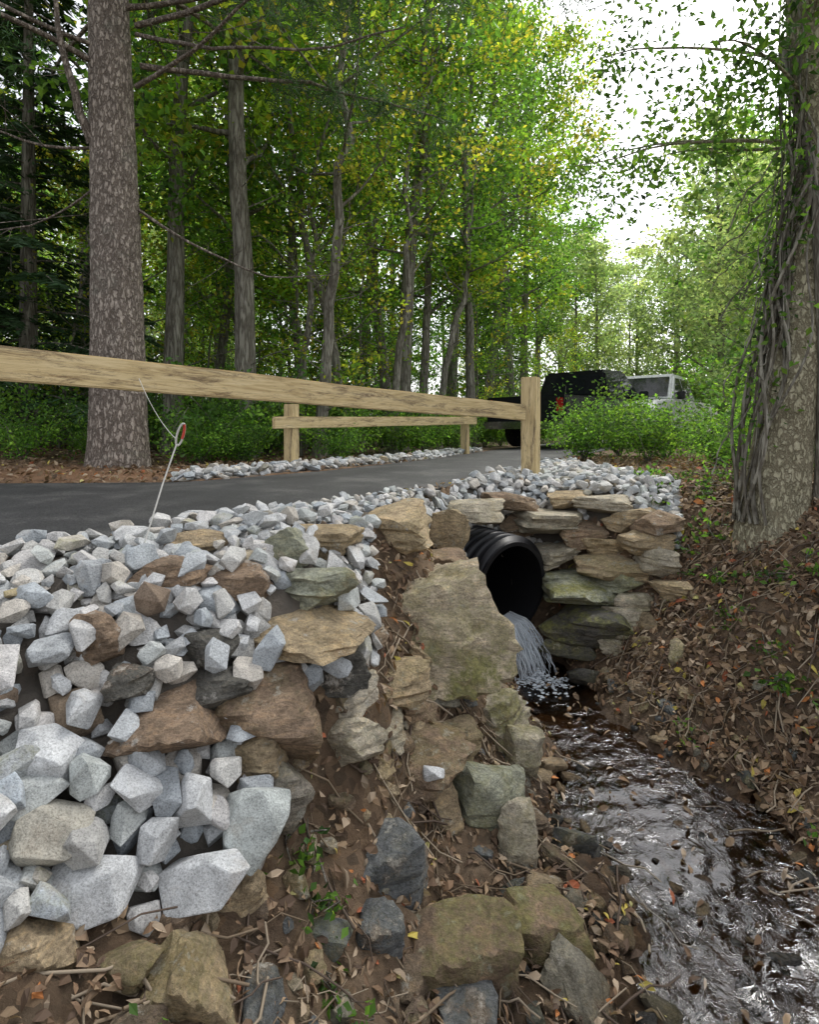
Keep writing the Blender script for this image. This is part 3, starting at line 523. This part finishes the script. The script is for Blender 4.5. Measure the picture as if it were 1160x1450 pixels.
V,F=leafq(c,.14,.012,rg,.2,dd);pb_.add(V,F,np.repeat(cols(rg,DARK*1.5,len(tips),idx),4,0),m=1)
pb_.obj('pine_tree',[M_pine,M_needle],[True,False]).location=(-3.35,6.5,.1)
# --- right tree with vines
rt=B();K_=np.array([(0,0,-.35),(0.0,0,.1),(.06,-.05,.75),(.16,-.02,1.4),(.30,.0,2.3),(.26,.1,3.2),(.35,.3,4.6),(.2,.5,6.4)]);q=np.linspace(0,1,90);kk=np.linspace(0,1,8)
path=np.array([np.interp(q,kk,K_[:,a]) for a in range(3)]).T
for _ in range(6): path[1:-1]=(path[:-2]+path[1:-1]*2+path[2:])/4
rad=np.interp(q,kk,[.27,.20,.16,.135,.115,.10,.07,.03]);V,F=tube(path,rad,64);cen=np.repeat(path,64,0)
f=np.array([noise.fractal(Vector((v[0]*4,v[1]*4,v[2]*1.2)),.9,2.1,4) for v in V]);V=cen+(V-cen)*(1+.10*f[:,None]);rt.add(V,F,m=0)
rg=np.random.default_rng(12);tips=[]
for i in range(26):
    z=rg.uniform(2.2,6.2);s=np.array([np.interp(z,path[:,2],path[:,a]) for a in range(3)]);az=rg.uniform(1.6,4.9) if i<20 else rg.uniform(0,6.28)
    L=rg.uniform(1.,2.4);e=s+np.array([math.cos(az)*L,math.sin(az)*L*.9+.4,rg.uniform(-.1,.8)]);p=limb(rt,s,e,.014,.1)
    for j in range(8):
        a=p[rg.integers(3,10)];ee=a+rg.normal(size=3)*.3+np.array([0,0,-.15]);pp=limb(rt,a,ee,.004,0,5,.1,3);tips+=[*pp[1:]]
tips=np.array(tips);m=12000;idx=rg.integers(len(tips),size=m);c=tips[idx]+rg.normal(size=(m,3))*.10
V,F=leafq(c,rg.uniform(.045,.08,m),rg.uniform(.025,.04,m),rg,.5);rt.add(V,F,np.repeat(cols(rg,GREEN*.65,len(tips),idx),4,0),m=1)
rt.obj('vine_covered_tree',[M_bark2,M_leaf],[True,False]).location=(2.34,3.62,-.12)
vb=B();tips=[]
for i in range(22):
    q=np.linspace(0,1,40);z0=rg.uniform(.5,1.1) if i%3 else 0;z=z0+q*rg.uniform(1.8,3.0);ph=rg.uniform(2.7,3.8);tw=rg.uniform(-1.,1.);off=rg.uniform(.0,.14)*np.sin(q*np.pi)+.015
    cx=np.array([np.interp(z,path[:,2],path[:,a]) for a in range(3)]).T;rr=np.interp(z,path[:,2],rad)+off;an=ph+tw*q+.25*np.sin(q*11+i)
    p=np.c_[cx[:,0]+np.cos(an)*rr,cx[:,1]+np.sin(an)*rr,z];tips+=[*p[10:]]
    vb.add(*tube(p,rg.uniform(.003,.013)*np.linspace(1.2,.6,40),5),m=0)
q=np.linspace(0,1,70);z=q*3.2;cx=np.array([np.interp(z,path[:,2],path[:,a]) for a in range(3)]).T;rr=np.interp(z,path[:,2],rad)+.02;an=-.6-3.2*q**1.5
vb.add(*tube(np.c_[cx[:,0]+np.cos(an)*rr,cx[:,1]+np.sin(an)*rr,z],.026,8),m=0)
for i in range(46):
    a=rg.uniform(.9,2.6);s=np.array([np.interp(a,path[:,2],path[:,c_]) for c_ in range(3)])+np.array([-.12,-.05,0]);e=s+np.array([rg.uniform(-.4,.05),rg.uniform(-.1,.3),rg.uniform(-.9,-.2)]);q=np.linspace(0,1,12)[:,None]
    p=s*(1-q)+e*q+np.array([-.25,0,0])*q*(1-q)+np.cumsum(rg.normal(size=(12,3))*.015,axis=0);vb.add(*tube(p,rg.uniform(.002,.006),4),m=0)
tips=np.array(tips);m=1100;idx=rg.integers(len(tips),size=m);V,F=leafq(tips[idx]+rg.normal(size=(m,3))*.07-[.05,0,0],rg.uniform(.03,.06,m),rg.uniform(.02,.035,m),rg,.3);vb.add(V,F,np.repeat(cols(rg,GREEN*.7,len(tips),idx),4,0),m=1)
vb.obj('hanging_vine',[M_bark,M_leaf],[True,False]).location=(2.34,3.62,-.12)
# ---------------------------------------------------------------- litter
LB=np.array([[.17,.11,.07],[.26,.18,.115],[.34,.24,.15],[.12,.08,.055],[.22,.14,.085],[.40,.31,.22]]);LO=np.array([[.50,.20,.07],[.52,.42,.10],[.42,.14,.07],[.48,.44,.18]])
def litter(name,n,box,size,seed,wr=.07):
    rg=np.random.default_rng(seed);x=rg.uniform(box[0],box[1],n);y=rg.uniform(box[2],box[3],n);z=H(x,y,False);k=~inpoly(x,y,ROADP)&~inpoly(x,y,PA)&~inpoly(x,y,PBs)
    k&=~((z<wz(y)+.01)&(x>.3)&(x<2.2)&(rg.random(n)>wr));x,y=x[k],y[k];z=z[k];nn=Hn(x,y);m=len(x);z=np.maximum(z,np.where((x>.3)&(x<2.2)&(y<4),wz(y)-.01,-9))
    c=np.c_[x,y,z]+nn*rg.uniform(.008,.03,m)[:,None];kk=~inpipe(c,.34);x,y,c,nn=x[kk],y[kk],c[kk],nn[kk];m=len(x)
    t=norm(np.cross(nn+rg.normal(size=(m,3))*.45,rg.normal(size=(m,3))));s=size*rg.uniform(.35,1.4,m)
    nv=norm(nn+rg.normal(size=(m,3))*.45);bb_=norm(np.cross(nv,t));f=nv*(s*.15)[:,None];hw=(s*rg.uniform(.15,.33,m))[:,None];S=s[:,None]
    V=np.stack([c-t*S*.6-f*.5,c-t*S*.15+bb_*hw+f,c+t*S*.25+bb_*hw*.8+f,c+t*S*.6-f,c+t*S*.25-bb_*hw*.8+f*.6,c-t*S*.15-bb_*hw+f*.6],1).reshape(-1,3)
    b0=np.arange(m)*6;F=np.r_[np.stack([b0,b0+1,b0+2,b0+5],-1),np.stack([b0+5,b0+2,b0+3,b0+4],-1)]
    col=LB[rg.integers(len(LB),size=m)];o=rg.random(m)<.06;col[o]=LO[rg.integers(len(LO),size=o.sum())];col=col*rg.uniform(.6,1.2,(m,1))
    b=B();b.add(V,F,np.repeat(col,6,0));b.obj(name,[M_litter])
litter('leaf_litter',22000,(-1.3,3.3,.9,4.6),.036,21)
litter('leaf_litter',9000,(1.4,3.4,1.6,5.0),.05,23)
litter('leaf_litter',9000,(-7,6,4.5,9),.06,22)
tb=B();rg=np.random.default_rng(33)
for i in range(1700):
    if i<1200: x,y=rg.uniform(1.3,3.2),rg.uniform(1.6,5.)
    else: x,y=rg.uniform(-.9,1.0),rg.uniform(1.1,3)
    L=rg.uniform(.06,.4);a=rg.uniform(0,6.28);q=np.linspace(-.5,.5,5);px=x+math.cos(a)*L*q;py=y+math.sin(a)*L*q
    if inpoly(px,py,PA).any() or inpoly(px,py,PBs).any() or inpoly(px,py,ROADP).any(): continue
    hz=H(px,py)
    if ((hz<wz(py)+.01)&(px>.3)&(px<2.2)).any() and rg.random()>.12: continue
    z=np.maximum(hz,np.where(px>.4,wz(py)-.02,-9));z0=z.mean();p=np.c_[px,py,z0+(z-z0)*.8+rg.uniform(.005,.04)]+rg.normal(size=(5,3))*.01
    if inpipe(p,.36).any(): continue
    c=np.array([[.20,.15,.10],[.32,.26,.19],[.11,.08,.06]])[rg.integers(3)];tb.add(*tube(p,rg.uniform(.0015,.005),4),(*c,0))
tb.obj('fallen_twigs',[M_litter],True)
# ---------------------------------------------------------------- marker stake
M_white=plain('white_fibreglass',(.55,.54,.50),.5);M_red=plain('red_tape',(.50,.06,.04),.5)
ms=link('driveway_marker',None,None,(-1.0,1.97,-.12))
b=B();b.add(*tube(np.array([(0,0,-.2),(-.005,.05,0),(.015,.15,.2),(.03,.25,.38),(.05,.33,.53)]),.0032,8));b.obj('rod',[M_white],True,ms)
b=B();a=np.linspace(0,2*math.pi,26);b.add(*tube(np.c_[.062+.010*np.cos(a)+.012*np.sin(a),.34+.01*np.cos(a),.57+.045*np.sin(a)],.0045,6));b.obj('reflector_loop',[M_white],True,ms)
b=B();a=np.linspace(-.4,1.2,16);b.add(*tube(np.c_[.062+.010*np.cos(a)+.012*np.sin(a),.335+.01*np.cos(a),.57+.045*np.sin(a)],.0055,6));b.obj('red_band',[M_red],True,ms)
b=B();q=np.linspace(0,1,12)[:,None];p=np.array([.05,.33,.55])*(1-q)+np.array([-.28,.70,.83])*q+np.array([0,0,-.12])*q*(1-q);b.add(*tube(p,.0015,5));b.obj('wire',[M_white],True,ms)
# ---------------------------------------------------------------- pickup trucks
M_glass=plain('vehicle_glass',(.015,.018,.02),.06);M_tyre=plain('tyre_rubber',(.02,.02,.02),.85);M_chrome=plain('chrome',(.6,.6,.62),.2,1.);M_tail=plain('tail_light',(.4,.02,.015),.25)
def prism(bm,prof,w0,w1=None,zc=None):
    w1=w0 if w1 is None else w1;zs=[p[1] for p in prof];z0,z1=min(zs),max(zs);L=[];R=[]
    for x,z in prof:
        w=w0+(w1-w0)*((z-z0)/(z1-z0));L.append(bm.verts.new((x,w/2,z)));R.append(bm.verts.new((x,-w/2,z)))
    bm.faces.new(L[::-1]);bm.faces.new(R);n=len(L)
    for i in range(n): bm.faces.new((L[i],L[(i+1)%n],R[(i+1)%n],R[i]))
def part(name,fn,m,par,bev=.03):
    bm=bmesh.new();fn(bm);bmesh.ops.recalc_face_normals(bm,faces=bm.faces)
    if bev: bmesh.ops.bevel(bm,geom=bm.edges[:],offset=bev,segments=2,affect='EDGES',clamp_overlap=True)
    me=bpy.data.meshes.new(name);bm.to_mesh(me);bm.free();me.materials.append(m);return link(name,me,par)
def truck(paint,loc,yaw):
    e=link('pickup_truck',None,None,loc);e.rotation_euler=(0,0,yaw)
    def arch(cx,n=9,r=.46): return [(cx+r*math.cos(a),.42+r*math.sin(a)) for a in np.linspace(0,math.pi,n)]
    prof=[(-2.75,.5),(-2.78,1.12),(-.7,1.14),(1.25,1.16),(2.45,1.05),(2.72,.88),(2.75,.48)]+[(2.3,.42)]+arch(1.8)[1:-1]+[(1.3,.40),(-1.2,.40)]+arch(-1.7)[1:-1]+[(-2.2,.45)]
    part('body',lambda bm:prism(bm,prof,1.95),paint,e)
    part('cab',lambda bm:prism(bm,[(-.72,1.13),(-.58,1.80),(.55,1.84),(1.28,1.15)],1.86,1.5),paint,e,.05)
    def quad(pts): 
        def f(bm): bm.faces.new([bm.verts.new(p) for p in pts])
        return f
    for sgn in (1,-1):
        y0,y1=.925*sgn,.782*sgn
        part('side_window',quad([(-.6,y0,1.22),(.18,y0,1.22),(.18,y1,1.72),(-.5,y1,1.72)]),M_glass,e,0);part('side_window',quad([(.24,y0,1.22),(1.05,y0,1.22),(.55,y1,1.72),(.24,y1,1.72)]),M_glass,e,0)
    part('rear_window',quad([(-.72,.75,1.24),(-.72,-.75,1.24),(-.63,-.66,1.70),(-.63,.66,1.70)]),M_glass,e,0)
    part('windscreen',quad([(1.22,.80,1.24),(1.22,-.80,1.24),(.66,-.68,1.76),(.66,.68,1.76)]),M_glass,e,0)
    box=lambda c,s:(lambda bm:[bmesh.ops.create_cube(bm,size=1,matrix=Matrix.Translation(c)@Matrix.Diagonal((*s,1)))])
    for sgn in (1,-1):
        part('tail_light',box((-2.78,.86*sgn,.92),(.05,.14,.28)),M_tail,e,.01);part('headlight',box((2.70,.72*sgn,.86),(.1,.34,.18)),M_chrome,e,.02)
        part('mirror',box((1.0,1.06*sgn,1.25),(.12,.2,.2)),M_glass,e,.02)
    part('rear_bumper',box((-2.86,0,.50),(.16,1.9,.16)),M_chrome,e,.03);part('front_bumper',box((2.80,0,.48),(.18,1.92,.2)),M_chrome,e,.03);part('grille',box((2.74,0,.83),(.06,1.0,.24)),M_tyre,e,.01)
    for x in (-1.7,1.8):
        for sgn in (1,-1):
            rot=Matrix.Rotation(math.pi/2,4,'X');c=Vector((x,.84*sgn,.38))
            part('wheel',lambda bm:bmesh.ops.create_cone(bm,cap_ends=True,segments=28,radius1=.38,radius2=.38,depth=.25,matrix=Matrix.Translation(c)@rot),M_tyre,e,.03)
            part('hub',lambda bm:bmesh.ops.create_cone(bm,cap_ends=True,segments=8,radius1=.23,radius2=.2,depth=.03,matrix=Matrix.Translation(c+Vector((0,.14*sgn,0)))@rot),M_chrome,e,.01)
truck(plain('black_paint',(.015,.016,.018),.22),(4.35,14.0,.02),math.radians(46))
truck(plain('white_paint',(.70,.71,.72),.3),(6.6,15.4,.02),math.radians(228))
# ---------------------------------------------------------------- camera, world, sun
cam=bpy.data.cameras.new("camera");co=link('camera',cam);SC.camera=co
co.location=(0,0,.48);co.rotation_euler=(math.pi/2,0,0);cam.sensor_fit='VERTICAL';cam.sensor_height=36;cam.sensor_width=36;cam.lens=36*800/1450;cam.shift_y=-120/1450;cam.clip_end=1500
W=bpy.data.worlds.new("World");SC.world=W;W.use_nodes=True;wn=W.node_tree
sk=wn.nodes.new("ShaderNodeTexSky");sk.sky_type='NISHITA';sk.sun_disc=False;sk.sun_elevation=math.radians(55);sk.sun_rotation=math.radians(40);sk.dust_density=3
hs=wn.nodes.new('ShaderNodeHueSaturation');hs.inputs['Saturation'].default_value=.22;hs.inputs['Value'].default_value=2.25;wn.links.new(sk.outputs[0],hs.inputs['Color'])
wn.links.new(hs.outputs[0],wn.nodes['Background'].inputs[0]);wn.nodes['Background'].inputs[1].default_value=.15
sl=bpy.data.lights.new('sun','SUN');sl.energy=1.5;sl.angle=math.radians(12);sl.color=(1,.96,.9);so=link('sun',sl)
el,az=math.radians(55),math.radians(40);dv=Vector((math.sin(az)*math.cos(el),math.cos(az)*math.cos(el),math.sin(el)));so.rotation_euler=dv.to_track_quat('Z','Y').to_euler()
SC.view_settings.view_transform='Standard'
